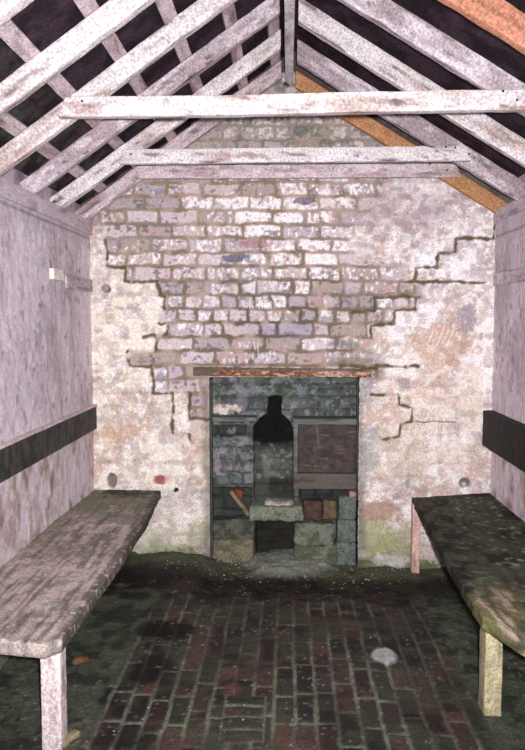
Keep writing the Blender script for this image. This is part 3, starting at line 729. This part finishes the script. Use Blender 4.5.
tag(o, 'grey timber strip let into the right wall above the black board', 'timber strip', 'timber strips let into the walls')

# ================================================================== BENCHES
ZT, ZU = .462, .405
def c_bench_left(V, sd):
    x, y, z = V[:, 0], V[:, 1], V[:, 2]   # x runs along the bench (towards the back wall), y towards the left wall
    n1 = fbm(x * 7, y * 55, z * 40, sd, 4); n2 = fbm(x * 5, y * 7, z * 7, sd + 4, 4); n3 = fbm(x * 35, y * 35, z * 35, sd + 8, 3)
    c = mix(np.tile(lin((196, 177, 173)), (len(V), 1)), lin((166, 150, 143)), sst(.42, .6, n1 * .6 + n3 * .4))
    c = mix(c, lin((124, 126, 104)), sst(.36, .60, n2 * .5 + n3 * .5 + .10 * x) * .7)
    c = mix(c, lin((96, 86, 80)), sst(.56, .72, n1) * .5)
    c = mix(c, lin((84, 76, 68)), sst(.60, .68, fbm(x * 3, y * 120, z * 0, sd + 21, 3)) * .6)
    c = mix(c, lin((112, 116, 98)), sst(.2, 1.0, x + (n2 - .5) * .4) * .7)
    c = mix(c, lin((34, 30, 28)), sst(.9, 1.08, x + (n3 - .5) * .5) * sst(.48, .58, n2) * .8)
    c = mix(c, lin((62, 62, 46)), (1 - sst(-.245, -.20, y + (n3 - .5) * .03)) * sst(.25, .45, n3) * .75)
    c = mix(c, lin((212, 196, 196)), (1 - sst(-1.205, -1.185, x)) * .85)
    c = mix(c, lin((220, 206, 210)), sst(.72, .80, n3) * .7)
    c = mix(c, lin((90, 88, 70)), sst(-.010, -.03, z) * .5)
    return c
x0, x1 = XL - .005, atZ(160, 492, ZT)[0]; x1b = atZ(111, 568, ZT)[0]; x1c = atZ(54, 643, ZT)[0]
print('left bench front x', x1, x1b, x1c, atZ(48, 657, ZT), atZ(0, 643, ZT))
yn = 2.46; Lb = YB + .01 - yn; xf = -.80
e = empty('wall_bench', (-1.05, yn + Lb / 2, 0))
def warpL(V):
    V = V.copy(); near = 1 - sst(-Lb / 2, -Lb / 2 + .25, V[:, 0])
    t = (V[:, 1] + .255) / .51           # 0 at the front edge, 1 at the wall
    V[:, 0] += near * (-.03 + .09 * t)   # end cut slightly askew
    c = (1 - sst(0, .1, t)) * near; V[:, 0] += c * .06
    V[:, 1] += (1 - t) * (-.006 * np.sin((V[:, 0] + 1) * 2.4) + .05 * sst(.3, 1.2, V[:, 0]))
    V[:, 2] -= .02 * sst(.2, 1.2, V[:, 0])
    return V
block('seat_plank', (Lb, abs(xf - x0), ZT - ZU), np.array([(x0 + xf) / 2, yn + Lb / 2, (ZT + ZU) / 2]) - np.array(e.location), c_bench_left, M_BENCH, rot=(0, 0, math.pi / 2), r=.009, step=.012, xstep=.012, amp=.005, asc=9, warp=warpL, parent=e)
LEGC = c_timber((226, 208, 208), (196, 174, 172), (120, 116, 96), .45, .5, 8)
a = atY(41, 700, 2.555); b = atY(60.5, 700, 2.555)
def warpleg(V):
    V = V.copy(); V[:, 1] *= 1.04 + .10 * V[:, 0] / .4; return V
block('leg', (.415, b[0] - a[0], .075), np.array([(a[0] + b[0]) / 2, 2.555 + .0375, .2025]) - np.array(e.location), LEGC, M_WOOD, rot=(0, -math.pi / 2, 0), r=.006, step=.01, amp=.003, warp=warpleg, parent=e).rotation_euler = (0, -math.pi / 2, 0)
block('leg', (.41, .07, .07), np.array([-1.22, 2.59, .2]) - np.array(e.location), LEGC, M_WOOD, rot=(0, -math.pi / 2, 0), r=.006, step=.01, amp=.003, parent=e)
tag(e, 'weathered grey-pink plank bench with white front leg along the left wall', 'bench', 'wall benches')

def c_bench_right(V, sd):
    x, y, z = V[:, 0], V[:, 1], V[:, 2]
    n1 = fbm(x * 7, y * 55, z * 40, sd, 4); n2 = fbm(x * 5, y * 7, z * 7, sd + 4, 4); n3 = fbm(x * 35, y * 35, z * 35, sd + 8, 3)
    c = mix(np.tile(lin((74, 76, 60)), (len(V), 1)), lin((50, 48, 42)), sst(.42, .6, n1 * .4 + n2 * .6))
    c = mix(c, lin((92, 100, 78)), sst(.50, .62, n3 * .5 + n2 * .5) * .6)
    near = 1 - sst(-.95, -.5, x + (n2 - .5) * .6)
    c = mix(c, lin((142, 124, 94)), near * sst(.36, .58, n1 * .7 + n3 * .3) * .8)
    c = mix(c, lin((108, 112, 66)), near * sst(.5, .6, n2) * .5)
    c = mix(c, lin((196, 176, 166)), near * sst(.60, .68, n1) * .7)
    c = mix(c, lin((26, 24, 22)), (1 - near) * sst(.55, .66, n2) * .8)
    c = mix(c, lin((170, 172, 160)), sst(.66, .74, n3) * .6 * sst(-.25, .25, -y + n2 * .2))
    return c
xfr = .745; ynr = 2.50; Lr = YB + .01 - ynr
print('right bench', atZ(413, 498, ZT), atZ(466, 588, ZT), atZ(481, 633, ZU), atZ(525, 654, ZU))
e = empty('wall_bench', (1.05, ynr + Lr / 2, 0))
WR = XR + .005 - xfr
def warpR(V):
    V = V.copy(); t = np.clip((V[:, 1] * -1 + WR / 2) / WR, 0, 1)     # 0 at front edge? local y points to -x
    t = 1 - np.clip((V[:, 1] + WR / 2) / WR, 0, 1) if True else t
    return V
def warpR2(V):
    V = V.copy()
    # local +y -> world -x : front edge is +y
    t = np.clip((WR / 2 - V[:, 1]) / WR, 0, 1)       # 0 at the front edge, 1 at the wall
    yy = V[:, 0] + Lr / 2                            # 0 at near end
    cham = (1 - sst(0, .17, t)) * .23
    V[:, 0] += cham * (1 - sst(0, .5, yy))
    V[:, 1] -= (1 - t) * .085 * sst(.5, 2.33, yy) * 1.0
    V[:, 2] -= (.02 + .035 * (1 - t)) * sst(.6, 2.3, yy)
    return V
block('seat_plank', (Lr, WR, ZT - ZU), np.array([(XR + .005 + xfr) / 2, ynr + Lr / 2, (ZT + ZU) / 2]) - np.array(e.location), c_bench_right, M_BENCH, rot=(0, 0, math.pi / 2), r=.009, step=.012, xstep=.012, amp=.005, asc=9, warp=warpR2, parent=e)
LEGR = c_timber((176, 164, 130), (140, 130, 84), (210, 196, 186), .5, .7, 7)
a = atY(481, 670, 2.87); b = atY(505, 670, 2.87)
l = block('leg', (.415, b[0] - a[0], .07), np.array([(a[0] + b[0]) / 2, 2.905, .2025]) - np.array(e.location), LEGR, M_WOOD, rot=(0, -math.pi / 2, 0), r=.006, step=.01, amp=.004, parent=e)
l['label'] = 'greenish near leg with split white face'
a = atY(411, 540, 4.74); b = atY(421, 540, 4.74)
LEGP = c_timber((216, 180, 168), (186, 150, 136), (130, 106, 90), .45, .5, 8)
block('leg', (.46, b[0] - a[0], .05), np.array([(a[0] + b[0]) / 2, 4.765, .15]) - np.array(e.location), LEGP, M_WOOD, rot=(0, -math.pi / 2, 0), r=.005, step=.01, amp=.003, parent=e)['label'] = 'pinkish leg against the back wall'
tag(e, 'dark green-black mossy plank bench along the right wall', 'bench', 'wall benches')

# ================================================================== DEBRIS
p = atZ(80, 660, .015)
o = block('brick_fragment', (.075, .05, .03), (p[0], p[1], .015), c_stone((112, 76, 56), (92, 62, 46), (74, 76, 54)), M_STONE, rot=(0.1, 0, .4), r=.015, step=.008, amp=.01, asc=16)
tag(o, 'orange-brown brick fragment on the floor beside the left bench leg', 'brick fragment')
p = atZ(67, 738, .01)
o = block('stone_chip', (.06, .09, .03), (p[0], p[1], .012), c_stone((150, 134, 104), (120, 108, 84), (90, 84, 70)), M_STONE, rot=(0, 0, -.5), r=.012, step=.008, amp=.008, asc=16)
tag(o, 'small tan stone chip at the foot of the left bench leg', 'stone')
# crumbs of mortar and slate at the foot of the back wall: far too many to count
V, Q = rbox((1, 1, 1), .3, .6); Vs, Qs, Cs = [], [], []
rr = np.random.RandomState(5); off = 0
for i in range(420):
    if i < 220: x, y = rr.uniform(-.8, .8), YB - abs(rr.normal(0, .22)) - .03
    elif i < 340: x, y = rr.uniform(-.75, .7), rr.uniform(2.6, 4.6)
    else: x, y = rr.uniform(-.5, .45), YB + rr.uniform(-.05, .03)
    s = rr.uniform(.002, .007) * (1.5 if y > 4.5 else .8)
    a = rr.uniform(0, 6.28); R = np.array([[math.cos(a), -math.sin(a), 0], [math.sin(a), math.cos(a), 0], [0, 0, 1]])
    dip = .085 * float(sst(3.5, 4.75, y)) * float(sst(-.62, -.40, x))
    W = (V * np.array([s * rr.uniform(1, 2), s * rr.uniform(.8, 1.4), s * .8])) @ R.T + np.array([x, y, .008 + s * .3 + (.02 if y > 4.7 else 0) - dip])
    cc = lin([(120, 116, 108), (160, 154, 148), (84, 80, 72), (96, 88, 78)][rr.randint(4)])
    Vs.append(W); Qs.append(Q + off); Cs.append(np.tile(cc, (len(V), 1))); off += len(V)
o = mesh_from('mortar_crumbs', np.concatenate(Vs), np.concatenate(Qs), np.concatenate(Cs), M_STONE)
tag(o, 'pale crumbs of fallen mortar scattered over the brick floor', 'debris', kind='stuff')

# ================================================================== LIGHT, CAMERA
w = bpy.data.worlds.new('World'); bpy.context.scene.world = w; w.use_nodes = True
w.node_tree.nodes['Background'].inputs['Color'].default_value = (0.86, 0.93, 1.0, 1)
w.node_tree.nodes['Background'].inputs['Strength'].default_value = 0.9
ld = bpy.data.lights.new('camera_flash', 'SPOT'); ld.energy = 870; ld.shadow_soft_size = .03; ld.spot_size = math.radians(92); ld.spot_blend = 1.0
ld.color = (.985, .965, 1.0)
lo = bpy.data.objects.new('camera_flash', ld); C.objects.link(lo); lo.location = (.06, -.02, CAMZ + .05)
lo.rotation_euler = (math.radians(90) - PITCH + .03, 0, YAW)
cd = bpy.data.cameras.new('camera'); co = bpy.data.objects.new('camera', cd); C.objects.link(co)
cd.sensor_fit = 'HORIZONTAL'; cd.sensor_width = 36; cd.lens = F / 525 * 36; cd.clip_start = .02
co.location = (0, 0, CAMZ); co.rotation_euler = (math.radians(90) - PITCH, 0, YAW)
sc_ = bpy.context.scene; sc_.camera = co
sc_.view_settings.view_transform = 'Standard'; sc_.view_settings.look = 'None'; sc_.view_settings.gamma = 1; sc_.view_settings.use_curve_mapping = False
sc_.view_settings.exposure = 0.0
